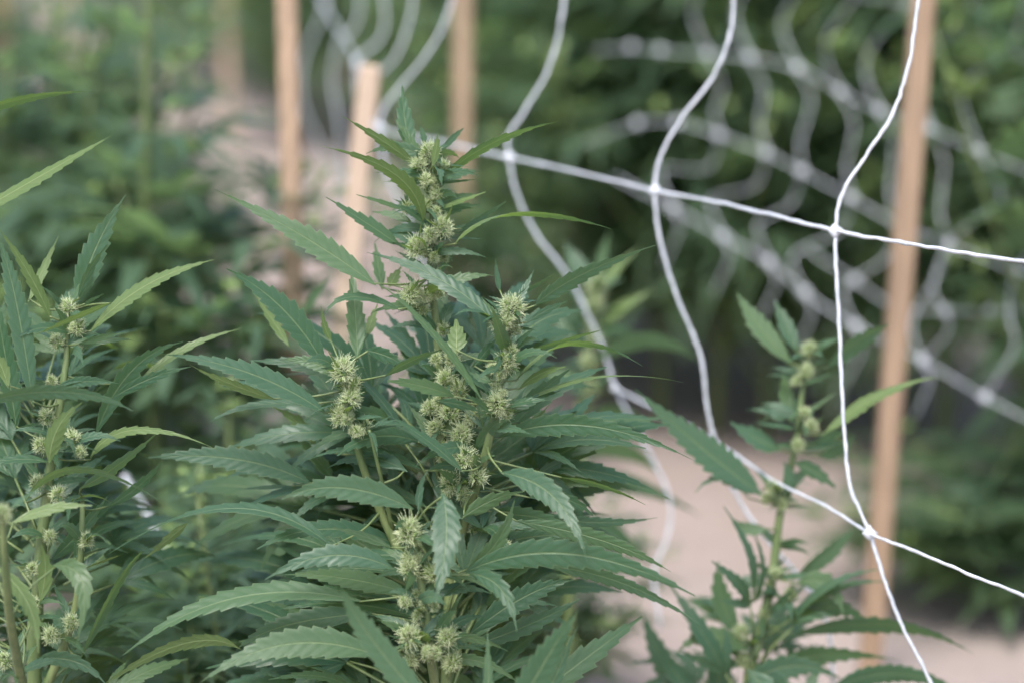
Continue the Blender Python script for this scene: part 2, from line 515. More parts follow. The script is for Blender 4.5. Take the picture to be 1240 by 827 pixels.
def on_ground(px, py):
    a = W(px, py, 1.0) - CAM
    return CAM + a * (-H / a.z)
for px, py in ((592, 405), (655, 445), (730, 500), (800, 518), (865, 530), (930, 537), (1000, 543), (1070, 548), (1145, 556), (1230, 562)):
    place_plant(rg.choice(BG), on_ground(px, py), rg.random() * 6.28, rg.uniform(0.95, 1.15), 'bushy blurred plant in the front row just across the sandy path', 'front row plants across the path', rg.uniform(0.90, 1.06))
# plants of the near row, on the left, thrown out of focus
left_bg = [
    (190, -70, 2.05, SLIM[0], 1.25, 'tall blurred plant with bright stem left of the sandy path'),
    (70, -120, 2.35, BG[1], 0.85, 'bushy blurred plant left of the tall bright stemmed plant'),
    (10, 70, 2.35, SLIM[1], 1.0, 'blurred pale flowering plant at the upper left edge'),
    (120, 150, 2.4, BG[3], 0.55, 'lower dark blurred plant left of the path, under the tall ones'),
    (95, -170, 2.7, BG[0], 0.65, 'bushy blurred plant around the tall bright stem at left'),
    (30, -170, 3.0, BG[2], 0.9, 'blurred bushy plant reaching the top edge at upper left'),
    (130, -60, 2.9, BG[4], 0.5, 'slim blurred plant just behind the tall bright stem at left'),
]
def base_of(px, py, z):
    p_ = W(px, py, z); return Vector((p_.x, p_.y, 0)), p_.z
for px, py, z, kind, sxy, lab in left_bg:
    b_, h_ = base_of(px, py, z)
    hh = 0.74 if kind in SLIM else 0.86
    place_plant(kind, b_, rg.random() * 6.28, h_ / hh, lab, 'blurred plants left of the path', sxy)
for k in range(12):
    q = Vector((-0.66, 2.75, 0)) + ROW * (0.30 * k) - PERP * (0.02 * k + rg.uniform(-0.04, 0.16))
    place_plant(rg.choice(BG), q, rg.random() * 6.28, rg.uniform(0.88, 1.05), 'blurred plant further along the near row at the upper left', 'near row plants fading away at upper left', 0.9)
mid_bg = [
    (300, 470, 1.85, BG[0], 0.75, 'dark out of focus plant behind the lower left leaves'),
    (585, 150, 2.75, BG[1], 0.55, 'out of focus plant right of the top flower behind the net'),
    (665, 540, 1.95, BG[2], 0.42, 'low out of focus plant between central plant and sandy path'),
    (215, 560, 1.75, BG[4], 0.75, 'low shaded plant between the left plant and the central plant'),
    (255, 600, 1.62, BG[2], 0.6, 'shaded leafy plant low down in the gap left of the central plant'),
    (470, 400, 1.95, BG[3], 0.6, 'shaded plant hidden behind the central flower stems'),
]
for px, py, z, kind, sxy, lab in mid_bg:
    b_, h_ = base_of(px, py, z)
    hh = 0.74 if kind in SLIM else 0.86
    place_plant(kind, b_, rg.random() * 6.28, h_ / hh, lab, None, sxy)
b_, h_ = base_of(1222, 500, 2.3)
place_plant(BG[2], b_, 1.0, h_ / 0.86, 'green bushy plant at the right edge in front of the far row', None, 0.75)

# ================================================================ stakes
def stake(top, bot, w, material, label, group=None):
    """square sawn stake from top to a point in the soil, bevelled edges"""
    mb = MB()
    ax = (top - bot).normalized(); A = Vector((1, 0, 0)); A = (A - ax * A.dot(ax)).normalized(); B = ax.cross(A)
    c = w * 0.5; e = c * 0.82
    ring = [(c, -e), (c, e), (e, c), (-e, c), (-c, e), (-c, -e), (-e, -c), (e, -c)]
    lv = [(bot - ax * 0.10, 1), (bot.lerp(top, .35), 1), (bot.lerp(top, .7), 1), (top - ax * 0.004, 1), (top, 0.8)]
    vs = [p_ + A * (x * s) + B * (y * s) for p_, s in lv for x, y in ring]
    fs = [(j * 8 + k, j * 8 + (k + 1) % 8, j * 8 + 8 + (k + 1) % 8, j * 8 + 8 + k) for j in range(4) for k in range(8)]
    fs.append(tuple(range(32, 40)))
    mb.add(vs, fs)
    o = link('wooden_stake', mb.mesh('wooden_stake', [material]))
    o.data.polygons.foreach_set('use_smooth', [False] * len(o.data.polygons))
    return tag(o, label, 'stake', group)
def px_stake(tx, ty, bx, by, zt, zb, w, material, label):
    a = W(tx, ty, zt); b_ = W(bx, by, zb)
    d = (b_ - a); b2 = a + d * (a.z / -d.z)            # carry on down to the soil
    stake(a, b2, w, material, label)
px_stake(1124, -70, 1060, 720, 2.02, 2.12, 0.0185, M_WOOD, 'leaning tan wooden stake behind the sharp white net at right')
px_stake(346, -80, 356, 350, 2.05, 2.05, 0.0170, M_WOOD, 'upright reddish tan stake in front of the sandy path')
px_stake(449, 80, 424, 320, 2.02, 2.02, 0.0180, M_WOODP, 'pale short stake with its cut top showing beside the top flower')
px_stake(561, -60, 560, 170, 2.85, 2.85, 0.0195, M_WOOD, 'blurred pale tan stake right of the top flower')
px_stake(4, -40, 5, 40, 2.9, 2.9, 0.022, M_WOOD, 'blurred stake at the top left corner')
px_stake(84, -60, 88, 60, 5.6, 5.6, 0.030, M_WOODP, 'very blurred pale stake near the top left corner')
px_stake(272, -60, 276, 90, 6.0, 6.0, 0.028, M_WOODP, 'very blurred pale stake over the sandy path')
px_stake(981, -60, 980, 20, 5.0, 5.0, 0.034, M_WOODP, 'faint stake among green plants at the top edge')

# ================================================================ trellis nets
def cord(root, name, pts, r, per=8, sides=8):
    rc = random.Random(int(abs(pts[0].x * 9973 + pts[0].z * 7919) * 100))
    mb = MB(); s = smooth(pts, per)
    for i in range(1, len(s) - 1):
        s[i] = s[i] + Vector((rc.gauss(0, 1), rc.gauss(0, 1), rc.gauss(0, 1))) * r * 0.16
    tube(mb, s, r, r, sides, rs=[r * (1 + rc.gauss(0, 0.09)) for _ in s])
    return link(name, mb.mesh(name, [M_CORD], root.location), root)
def knot(parent, root, p, r):
    """moulded crossing: a small four-pointed lump"""
    mb = MB(); vs = []; fs = []
    nu, nv = 12, 7
    for j in range(nv + 1):
        th = math.pi * j / nv
        for i in range(nu):
            a = 2 * math.pi * i / nu
            k = 1 + 0.45 * abs(math.cos(2 * a)) ** 3 + 0.12 * math.sin(a * 3 + p.x * 40)
            vs.append(p + MC @ Vector((r * k * math.sin(th) * math.cos(a), r * k * math.sin(th) * math.sin(a), r * 0.7 * math.cos(th))))
    for j in range(nv):
        for i in range(nu):
            fs.append((j * nu + i, (j + 1) * nu + i, (j + 1) * nu + (i + 1) % nu, j * nu + (i + 1) % nu))
    mb.add(vs, fs)
    return link('knot', mb.mesh('knot', [M_CORD], root.location), parent)
def P3(l): return [W(*q) for q in l]

net = empty('trellis_net', ground_under(W(1012, 280, 1.45)), 'sharp white plastic trellis net stretched behind the central plant', 'net')
RC = 0.00118
row0 = cord(net, 'horizontal_cord', P3([(1330, 330, 1.22), (1240, 317, 1.30), (1150, 304, 1.36), (1080, 292, 1.41), (1012, 280, 1.45), (940, 262, 1.505), (870, 246, 1.565), (793, 231, 1.63), (700, 209, 1.715), (617, 191, 1.80), (540, 174, 1.885), (460, 155, 1.98), (443, 120, 2.12), (432, 76, 2.3), (412, 40, 2.5), (393, 8, 2.7), (365, -50, 3.0)]), RC)
for x, y, z in ((1012, 280, 1.45), (793, 231, 1.63), (617, 191, 1.80), (460, 155, 1.98), (432, 76, 2.3), (393, 8, 2.7)):
    knot(row0, net, W(x, y, z), 0.0036)
row1 = cord(net, 'horizontal_cord', P3([(1330, 757, 1.22), (1240, 721, 1.30), (1180, 697, 1.35), (1110, 668, 1.405), (1053, 645, 1.45), (1000, 612, 1.495), (940, 583, 1.545), (868, 535, 1.63), (820, 508, 1.70), (745, 470, 1.80)]), RC * 0.88)
for x, y, z in ((1053, 645, 1.45), (868, 539, 1.63), (745, 470, 1.80)):
    knot(row1, net, W(x, y, z), 0.0034 if x > 1000 else 0.0026)
for pts in (
    [(1122, -50, 1.45), (1112, 0, 1.45), (1101, 75, 1.45), (1080, 140, 1.45), (1048, 190, 1.45), (1020, 235, 1.45), (1012, 280, 1.45), (1014, 350, 1.45), (1018, 430, 1.45), (1022, 520, 1.45), (1030, 590, 1.45), (1053, 645, 1.45), (1072, 705, 1.45), (1092, 757, 1.45), (1122, 815, 1.45), (1150, 880, 1.45)],
    [(888, -50, 1.63), (887, 25, 1.63), (868, 85, 1.63), (825, 145, 1.63), (800, 190, 1.63), (793, 231, 1.63), (799, 290, 1.63), (820, 360, 1.63), (848, 430, 1.63), (856, 490, 1.63), (868, 539, 1.63), (892, 600, 1.63), (930, 655, 1.63), (965, 695, 1.63), (1000, 750, 1.63), (1010, 840, 1.63)],
    [(688, -60, 1.80), (680, 25, 1.80), (664, 85, 1.80), (635, 135, 1.80), (616, 165, 1.80), (617, 191, 1.80), (626, 235, 1.80), (650, 285, 1.80), (685, 330, 1.80), (716, 390, 1.80), (735, 435, 1.80), (745, 470, 1.80), (785, 545, 1.80), (811, 605, 1.80), (808, 650, 1.80), (792, 695, 1.80), (800, 760, 1.80)],
    [(560, -70, 1.98), (545, 10, 1.98), (520, 62, 1.98), (488, 102, 1.98), (466, 130, 1.98), (460, 155, 1.98), (470, 215, 1.98), (500, 280, 1.98), (520, 350, 1.98)],
    [(505, -50, 2.15), (497, 20, 2.15), (480, 68, 2.15), (455, 95, 2.15), (443, 120, 2.12), (446, 170, 2.15)],
    [(455, -60, 2.3), (466, 10, 2.3), (462, 45, 2.3), (438, 68, 2.3), (432, 76, 2.3), (436, 130, 2.3), (452, 180, 2.3)],
    [(430, -40, 2.5), (436, 10, 2.5), (425, 40, 2.5), (412, 45, 2.5), (402, 95, 2.5), (410, 150, 2.5), (418, 230, 2.5), (425, 300, 2.5)],
    [(398, -50, 2.7), (393, 8, 2.7), (368, 70, 2.7), (365, 120, 2.7), (385, 170, 2.7), (408, 215, 2.7), (425, 260, 2.7)],
):
    cord(net, 'vertical_cord', P3(pts), RC)
low = cord(net, 'loose_cord', P3([(150, 575, 1.80), (178, 622, 1.80), (195, 655, 1.80), (214, 688, 1.80), (235, 720, 1.80), (250, 770, 1.80)]), 0.0024)
cord(net, 'loose_cord', P3([(182, 660, 1.85), (188, 680, 1.85), (196, 712, 1.85), (200, 750, 1.85)]), 0.0022)

fnet = empty('trellis_net', ground_under(W(1050, 270, 2.7)), 'blurred white net sagging in front of the far green row', 'net')
rows_far = {
    'A': [(1041, -3), (1100, 5), (1163, 31), (1222, 63), (1290, 85)],
    'B': [(720, 62), (765, 58), (800, 62), (858, 66), (909, 71), (966, 83), (1018, 112), (1066, 135), (1127, 157), (1188, 185), (1250, 210)],
    'C': [(705, 175), (772, 150), (820, 149), (871, 164), (928, 186), (971, 208), (1031, 240), (1087, 272), (1148, 296), (1230, 328), (1300, 350)],
    'D': [(745, 215), (815, 252), (876, 287), (932, 318), (975, 355), (1036, 395), (1118, 437), (1193, 481), (1260, 515)],
    'E': [(975, 300), (1035, 340), (1085, 372), (1145, 377), (1200, 377), (1270, 372)],
}
def zfar(row, x, y):
    b0 = {'A': 2.56, 'B': 2.52, 'C': 2.44, 'D': 2.36, 'E': 2.50}[row]
    return b0 - (x - 1000) * 0.0009
RF = 0.00098
for nm in 'ABCDE':
    pts = rows_far[nm]
    cd = cord(fnet, 'horizontal_cord', [W(x, y, zfar(nm, x, y)) for x, y in pts], RF, 8, 6)
    for x, y in pts[1:-1]:
        knot(cd, fnet, W(x, y, zfar(nm, x, y)), 0.0044)
def vcord(pts):
    cord(fnet, 'vertical_cord', [W(x, y, zfar(nm, x, y)) for nm, x, y in pts], RF * 0.9, 8, 6)
Bk = rows_far['B'][3:]; Ck = rows_far['C'][2:]; Dk = rows_far['D'][1:]
for (bx, by), (cx_, cy_), (dx, dy) in zip(Bk[:6], Ck[1:7], Dk):
    vcord([('B', bx + 30, by - 130), ('B', bx - 18, by - 60), ('B', bx, by), ('B', bx + 16, by + 38), ('C', cx_ + (bx - cx_) * .45, by + (cy_ - by) * .72), ('C', cx_, cy_),
           ('C', cx_ - 14, cy_ + 40), ('D', dx - 14, dy - 45), ('D', dx, dy), ('D', dx + 8, dy + 25), ('D', dx - 12, dy + 70)])
vcord([('A', 1250, -20), ('A', 1222, 63), ('B', 1180, 90), ('B', 1165, 120), ('B', 1188, 185), ('C', 1212, 240), ('C', 1170, 275), ('C', 1148, 296), ('D', 1130, 350), ('D', 1150, 395), ('D', 1118, 437)])
vcord([('A', 1200, -40), ('A', 1163, 31), ('B', 1130, 60), ('B', 1118, 110), ('B', 1127, 157)])
vcord([('C', 1230, 240), ('C', 1260, 290), ('C', 1230, 328), ('D', 1222, 380), ('D', 1228, 420), ('D', 1193, 481)])

# ================================================================ central plant
mroot = empty('hemp_plant', ground_under(W(540, 700, 1.40)), 'tall sharp flowering plant at the centre, its top bud above the net cord', 'plant')
ZC = 1.385
gpt = mroot.location
stem_obj(mroot, 'stem', [W(520, 188, ZC), W(523, 260, ZC), W(521, 330, ZC), W(529, 400, ZC + .005), W(535, 500, ZC + .01), W(541, 600, ZC + .012), W(545, 720, ZC + .015), W(542, 830, ZC + .015), Vector((gpt.x, gpt.y, -0.01))], 0.0011, 0.0048)
stem_obj(mroot, 'branch', [W(619, 378, ZC - .03), W(610, 440, ZC - .03), W(599, 500, ZC - .028), W(585, 560, ZC - .02), W(565, 625, ZC), W(545, 690, ZC + .014)], 0.0016, 0.0031)
stem_obj(mroot, 'branch', [W(416, 452, ZC - .02), W(424, 500, ZC - .018), W(438, 560, ZC - .012), W(470, 640, ZC), W(515, 730, ZC + .008), W(543, 790, ZC + .015)], 0.0016, 0.0031)
stem_obj(mroot, 'branch', [W(496, 645, ZC - .06), W(506, 690, ZC - .06), W(516, 740, ZC - .058), W(520, 790, ZC - .05), W(532, 860, ZC - .02), W(542, 930, ZC + .012)], 0.0016, 0.003)
stem_obj(mroot, 'petiole', [W(447, 520, ZC - .03), W(455, 552, ZC - .028), W(463, 585, ZC - .02), W(475, 640, ZC)], 0.0009, 0.0012)

Z = ZC
hero(mroot, [
    # --- top flower spike
    (497, 183, 490, 145, 487, 104, 27, 18, Z + .006, Z + .015),
    (505, 202, 463, 171, 414, 141, 17, 150, Z - .004, Z - .02),
    (512, 272, 480, 213, 386, 177, 25, 145, Z - .008, Z - .05),
    (531, 219, 596, 174, 676, 148, 22, 52, Z - .004, Z - .012),
    (523, 204, 528, 182, 530, 161, 12, 175, Z - .014, Z - .02),
    (532, 184, 548, 168, 561, 156, 10, 20, Z, Z + .01),
    (515, 176, 512, 163, 509, 152, 9, 10, Z + .01, Z + .01),
    (530, 223, 552, 220, 576, 218, 5, 40, Z - .006, Z - .012),
    (520, 256, 555, 244, 588, 233, 12, 130, Z - .008, Z - .02),
    (532, 264, 553, 252, 580, 249, 14, 20, Z + .006, Z + .015),
    (550, 297, 618, 259, 741, 278, 25, 128, Z - .012, Z - .02, -85),
    (555, 279, 585, 262, 613, 244, 8, 30, Z - .004, Z + .01),
    (556, 282, 575, 268, 592, 255, 9, 35, Z - .002, Z + .01),
    (500, 272, 478, 261, 450, 257, 14, 20, Z + .004, Z + .012),
    (497, 257, 465, 246, 431, 236, 9, 30, Z, Z - .01),
    (487, 300, 443, 270, 394, 239, 24, 28, Z - .002, Z - .015),
    # --- upper left
    (455, 346, 363, 284, 260, 230, 36, 12, Z - .03, Z - .03),
    (585, 486, 514, 393, 449, 338, 22, 52, Z - .055, Z - .045),
    (603, 394, 530, 337, 444, 306, 27, 22, Z - .04, Z - .02),
    (486, 376, 424, 360, 391, 386, 15, 35, Z - .02, Z - .035),
    (396, 448, 342, 374, 274, 326, 38, 8, Z - .015, Z - .03),
    (350, 420, 330, 388, 305, 352, 15, 160, Z + .03, Z + .04),
    (433, 438, 430, 380, 425, 324, 26, 10, Z - .02, Z + .0),
    (463, 352, 458, 323, 454, 294, 17, 15, Z + .02, Z + .04),
    (471, 348, 478, 335, 486, 323, 17, 170, Z + .01, Z + .02),
    (402, 415, 393, 395, 389, 371, 11, 155, Z + .0, Z + .0),
    (444, 408, 450, 388, 458, 366, 15, 165, Z + .01, Z + .015),
    (367, 381, 383, 355, 403, 334, 14, 30, Z + .22, Z + .25),
    # --- right branch
    (646, 372, 702, 334, 795, 297, 28, 38, Z - .035, Z - .035),
    (622, 422, 655, 388, 706, 376, 36, 0, Z + .01, Z + .03),
    (630, 428, 688, 411, 737, 397, 13, 62, Z - .01, Z - .02),
    (624, 462, 690, 416, 779, 444, 27, 125, Z - .03, Z - .04, -95),
    (625, 492, 718, 457, 827, 463, 17, 128, Z - .02, Z - .03, -30),
    (627, 472, 655, 452, 685, 444, 16, 150, Z - .025, Z - .03),
    (622, 502, 652, 476, 691, 446, 25, 30, Z - .01, Z - .01),
    (625, 512, 648, 505, 667, 487, 13, 125, Z - .01, Z - .01),
    (602, 530, 712, 515, 840, 557, 32, 22, Z - .02, Z - .05),
    (606, 356, 602, 335, 600, 313, 9, 20, Z - .02, Z - .02),
    (626, 357, 648, 346, 670, 333, 8, 40, Z - .03, Z - .02),
    (636, 392, 662, 376, 688, 365, 11, 15, Z - .04, Z - .03),
    (552, 428, 553, 408, 552, 386, 28, 172, Z - .035, Z - .03),
    (535, 392, 536, 370, 536, 349, 26, 0, Z + .05, Z + .06),
    (572, 446, 588, 426, 601, 410, 14, 25, Z - .03, Z - .02),
    (597, 462, 583, 458, 568, 450, 12, 20, Z - .04, Z - .04),
    # --- middle
    (465, 456, 498, 437, 537, 423, 17, 50, Z - .04, Z - .05),
    (442, 424, 466, 430, 489, 443, 22, 20, Z - .02, Z - .03),
    (553, 481, 510, 467, 469, 461, 21, 15, Z - .03, Z - .05),
    (526, 485, 558, 490, 587, 501, 15, 28, Z - .05, Z - .05),
    (562, 573, 520, 535, 469, 502, 26, 55, Z - .04, Z - .05),
    (552, 533, 543, 510, 534, 486, 22, 168, Z - .01, Z - .01),
    # --- left fan
    (396, 501, 300, 451, 193, 429, 36, 20, Z - .03, Z - .05),
    (335, 484, 280, 465, 229, 441, 16, 150, Z - .02, Z - .03),
    (368, 490, 300, 492, 251, 513, 13, 30, Z - .01, Z - .02),
    (383, 542, 361, 512, 329, 492, 19, 162, Z + .02, Z + .03),
    (378, 586, 288, 556, 178, 554, 36, 10, Z + .01, Z + .0),
    (405, 584, 383, 555, 357, 526, 21, 20, Z + .03, Z + .04),
    (356, 588, 320, 590, 282, 592, 9, 40, Z + .02, Z + .03),
    (501, 616, 415, 590, 341, 604, 39, 3, Z - .06, Z - .08),
    (404, 663, 268, 616, 103, 690, 27, 18, Z - .03, Z - .03, 75),
    (476, 664, 440, 649, 402, 638, 15, 20, Z - .05, Z - .05),
    (479, 690, 402, 672, 320, 702, 33, 8, Z - .06, Z - .07),
    (228, 632, 205, 652, 175, 676, 15, 150, Z - .02, Z - .02),
    # --- middle low
    (536, 596, 540, 655, 527, 729, 42, 0, Z - .075, Z - .11),
    (507, 622, 508, 593, 518, 568, 13, 35, Z - .07, Z - .06),
    (606, 572, 672, 603, 711, 680, 36, 8, Z - .06, Z - .10),
    (562, 692, 602, 655, 623, 604, 23, 22, Z - .05, Z - .06),
    (558, 628, 594, 606, 636, 594, 24, 22, Z - .04, Z - .04),
    (560, 694, 690, 670, 843, 722, 42, 12, Z - .06, Z - .09),
    (622, 630, 730, 654, 812, 692, 25, 22, Z - .02, Z - .04),
    (676, 577, 730, 588, 782, 611, 13, 60, Z - .02, Z - .03),
    (660, 685, 755, 706, 851, 758, 22, 30, Z - .05, Z - .08),
    (565, 694, 606, 712, 626, 766, 26, 12, Z - .075, Z - .10),
    (568, 768, 635, 722, 694, 702, 33, 10, Z - .02, Z - .02),
    (560, 785, 640, 756, 702, 725, 26, 15, Z - .01, Z - .01),
    (638, 602, 685, 604, 718, 624, 20, 25, Z - .01, Z - .01),
    (640, 622, 720, 632, 797, 626, 19, 25, Z + .01, Z + .02),
    (640, 585, 672, 562, 700, 557, 16, 35, Z + .01, Z + .02),
    # --- low left
    (440, 728, 285, 724, 148, 793, 40, 34, Z - .05, Z - .06),
    (462, 795, 345, 780, 238, 830, 46, 6, Z - .07, Z - .09),
    (455, 742, 350, 756, 286, 786, 34, 10, Z - .03, Z - .04),
    (292, 786, 220, 780, 116, 835, 22, 140, Z - .05, Z - .06),
    (470, 720, 430, 705, 395, 700, 24, 10, Z - .03, Z - .03),
])
mroot_buds = (
    (519, 186, 17, -.004), (508, 200, 13, -.006), (537, 206, 14, -.006), (517, 220, 13, -.008), (530, 236, 13, -.006), (494, 252, 12, -.002), (516, 250, 11, -.006),
    (536, 276, 18, -.012), (505, 301, 18, -.012), (521, 288, 12, -.006), (525, 312, 10, -.008), (497, 357, 18, -.014), (529, 333, 9, -.004), (512, 375, 12, -.004), (537, 400, 11, .0),
    (620, 374, 21, -.04), (605, 393, 15, -.036), (613, 440, 18, -.038), (619, 425, 12, -.034), (603, 490, 19, -.036), (612, 500, 13, -.03),
    (415, 450, 21, -.03), (424, 482, 18, -.028), (412, 505, 17, -.026), (441, 518, 12, -.024), (428, 465, 14, -.026),
    (495, 645, 21, -.07), (496, 688, 17, -.068), (524, 694, 14, -.066), (491, 729, 11, -.064), (497, 772, 20, -.068), (541, 771, 17, -.066), (547, 802, 16, -.06), (505, 745, 10, -.06), (498, 800, 13, -.06),
    (562, 556, 21, -.024), (578, 576, 17, -.02), (545, 500, 20, -.012), (541, 462, 18, -.01), (556, 474, 16, -.012), (530, 520, 18, -.008), (558, 528, 19, -.016), (545, 585, 17, -.02), (560, 598, 13, -.02), (548, 435, 14, -.004),
    (612, 660, 9, -.02), (574, 640, 10, .0), (536, 545, 16, -.01), (520, 495, 14, -.006), (572, 505, 14, -.016), (590, 470, 11, -.012),
)
small_leaves(mroot, mroot_buds, Z, 401, 5, 22, 100)
rg = random.Random(58)
for i in range(15):
    yy = rg.uniform(520, 770); sd = rg.choice((-1, 1)) if yy < 680 else -1; k = (yy - 480) / 290
    bx = 540 + sd * rg.uniform(20, 55); reach = rg.uniform(110, 190) * (0.75 + 0.35 * k)
    zb = Z - rg.uniform(-0.02, 0.04); zt = zb + rg.uniform(-0.06, 0.05); dy = rg.uniform(-35, 50)
    hero(mroot, [(bx, yy, bx + sd * reach * .52, yy + dy * .3 - rg.uniform(8, 26), bx + sd * reach, yy + dy, rg.uniform(20, 32), rg.uniform(5, 60), zb, zt)])
# smaller flowers that join the clusters into spikes along each stem
rg = random.Random(91)
mroot_buds = list(mroot_buds)
for line, dz in (([(519, 185), (523, 260), (521, 330), (528, 400), (535, 500), (541, 600)], -.006), ([(619, 378), (610, 440), (600, 498)], -.036), ([(416, 452), (424, 500), (430, 528)], -.026), ([(496, 645), (506, 690), (514, 735), (520, 800)], -.066)):
    for (xa, ya), (xb, yb) in zip(line[:-1], line[1:]):
        for i in range(4):
            t = rg.random()
            mroot_buds.append((xa + (xb - xa) * t + rg.gauss(0, 6), ya + (yb - ya) * t, rg.uniform(7, 12), dz + rg.gauss(0, .004)))
for x, y, r, dz in mroot_buds:
    add_bud(mroot, W(x, y, Z + dz), r * KPX * Z * 0.75)
# inner leaves: darker depth of the bush behind what is seen first
rg = random.Random(31)
UP = Vector((0, 0, 1))
fill = []
for i in range(185):
    t = rg.random()
    yy = 440 + 510 * t ** 0.8
    halfw = 40 + 185 * min(1, (yy - 400) / 220)
    px = 530 + rg.gauss(0, 0.45) * halfw
    if px > 600 + 90 * max(0, (740 - yy) / 300): px = 535 - (px - 535) * 0.8
    z = Z + rg.uniform(0.0, 0.17)
    fill.append((px, yy, z, rg.uniform(0.055, 0.10)))
mb = MB()
for px, yy, z, s in fill:
    base = W(535 + (px - 535) * 0.35, yy + 30, Z + (z - Z) * 0.5)
    tgt = W(px + (px - 535) * 0.5, yy - 25, z)
    d = (tgt - base)
    fan_leaf(mb, base, d, UP + Vector((rg.gauss(0, .3), rg.gauss(0, .3) - 0.6, 0)), s, rg.choice((3, 5, 5)), rng=rg, petiole=0.5, teeth=9)
o = link('inner_foliage', mb.mesh('inner_foliage', [M_LEAF, M_STEM], mroot.location), mroot); o['kind'] = 'stuff'

# ================================================================ left plant
ZL = 1.36
lroot = empty('hemp_plant', ground_under(W(40, 700, ZL + .02)), 'sharp flowering plant at the left edge with an upright leaf over its bud', 'plant')
gl = lroot.location
stem_obj(lroot, 'stem', [W(82, 375, ZL), W(81, 430, ZL), W(74, 480, ZL), W(62, 560, ZL + .005), W(52, 640, ZL + .01), W(45, 730, ZL + .015), W(42, 830, ZL + .02), Vector((gl.x, gl.y, -0.01))], 0.0013, 0.0046)
stem_obj(lroot, 'branch', [W(100, 600, ZL), W(98, 670, ZL), W(88, 750, ZL + .01), W(48, 850, ZL + .02)], 0.0014, 0.0028)
stem_obj(lroot, 'branch', [W(3, 620, ZL - .12), W(6, 680, ZL - .11), W(14, 760, ZL - .08), W(38, 880, ZL + .01)], 0.0016, 0.0030)
Z = ZL
hero(lroot, [
    (95, 365, 116, 300, 153, 236, 37, 12, Z + .012, Z + .02),
    (94, 364, 108, 328, 131, 296, 16, 40, Z + .0, Z + .005),
    (108, 403, 175, 347, 259, 315, 22, 155, Z - .006, Z - .03),
    (62, 387, 34, 330, -4, 274, 18, 160, Z - .006, Z - .03),
    (34, 366, 52, 326, 71, 286, 16, 145, Z + .02, Z + .03),
    (137, 366, 88, 386, 38, 408, 13, 118, Z - .02, Z - .04),
    (40, 490, 20, 370, -2, 286, 34, 18, Z - .02, Z - .02),
    (20, 520, 6, 430, -12, 330, 30, 20, Z + .01, Z + .02),
    (92, 418, 122, 409, 151, 403, 10, 30, Z - .005, Z - .01),
    (100, 370, 112, 363, 126, 356, 6, 30, Z - .006, Z - .01),
    (-30, 490, 72, 474, 161, 497, 25, 42, Z - .05, Z - .06),
    (60, 563, 70, 518, 101, 486, 27, 162, Z - .03, Z - .05),
    (116, 527, 158, 450, 222, 414, 28, 28, Z + .01, Z + .02),
    (165, 467, 220, 424, 292, 398, 15, 150, Z + .02, Z + .03),
    (132, 484, 182, 458, 231, 444, 17, 20, Z + .0, Z + .0),
    (107, 558, 165, 520, 270, 547, 19, 145, Z + .01, Z + .0, -20),
    (95, 592, 138, 566, 189, 525, 23, 48, Z - .01, Z - .01),
    (28, 610, 92, 568, 193, 606, 17, 55, Z - .03, Z - .05, 10),
    (128, 615, 168, 588, 195, 559, 16, 25, Z + .02, Z + .02),
    (12, 634, 62, 615, 112, 612, 21, 145, Z - .06, Z - .06),
    (96, 800, 143, 706, 177, 664, 20, 55, Z - .01, Z - .01),
    (64, 684, 100, 706, 91, 783, 31, 8, Z - .06, Z - .08),
    (-6, 684, 34, 730, 46, 790, 26, 150, Z - .07, Z - .09),
    (48, 730, 55, 690, 50, 660, 22, 165, Z - .04, Z - .05),
    (60, 560, 20, 556, -30, 565, 18, 40, Z - .01, Z - .02),
    (60, 680, 100, 640, 130, 600, 24, 30, Z + .01, Z + .02),
    (40, 800, 90, 800, 130, 830, 24, 25, Z - .03, Z - .04),
    (10, 470, 0, 440, -14, 420, 20, 150, Z - .02, Z - .02),
    (30, 760, 10, 800, -20, 840, 22, 30, Z - .02, Z - .03),
])
lroot_buds = ((83, 373, 14, -.006), (93, 398, 14, -.008), (70, 415, 12, -.004), (63, 462, 10, -.004), (95, 425, 8, 0), (58, 505, 14, -.002), (88, 530, 13, -.004), (50, 540, 13, -.004), (98, 548, 11, -.006),
                    (70, 600, 14, -.006), (45, 585, 13, 0), (105, 655, 13, -.004), (88, 690, 12, -.006), (40, 690, 12, -.004), (60, 650, 11, 0), (86, 755, 14, -.006), (62, 770, 14, -.004), (6, 800, 14, -.03), (4, 622, 13, -.125), (40, 730, 12, 0))
small_leaves(lroot, lroot_buds, Z, 402, 5, 22, 90)
for x, y, r, dz in lroot_buds:
    add_bud(lroot, W(x, y, Z + dz), r * KPX * Z * 0.75)
mb = MB()
for i in range(95):
    yy = rg.uniform(430, 950); px = 45 + rg.uniform(-1, 1) * (50 + 90 * (yy - 400) / 500)
    z = Z + rg.uniform(0.02, 0.16)
    base = W(50 + (px - 50) * 0.3, yy + 30, Z + (z - Z) * 0.5); tgt = W(px + (px - 50) * 0.5, yy - 20, z)
    fan_leaf(mb, base, tgt - base, UP + Vector((rg.gauss(0, .3), rg.gauss(0, .3) - 0.6, 0)), rg.uniform(.05, .085), rg.choice((3, 5)), rng=rg, petiole=0.5, teeth=9)
o = link('inner_foliage', mb.mesh('inner_foliage', [M_LEAF, M_STEM], lroot.location), lroot); o['kind'] = 'stuff'

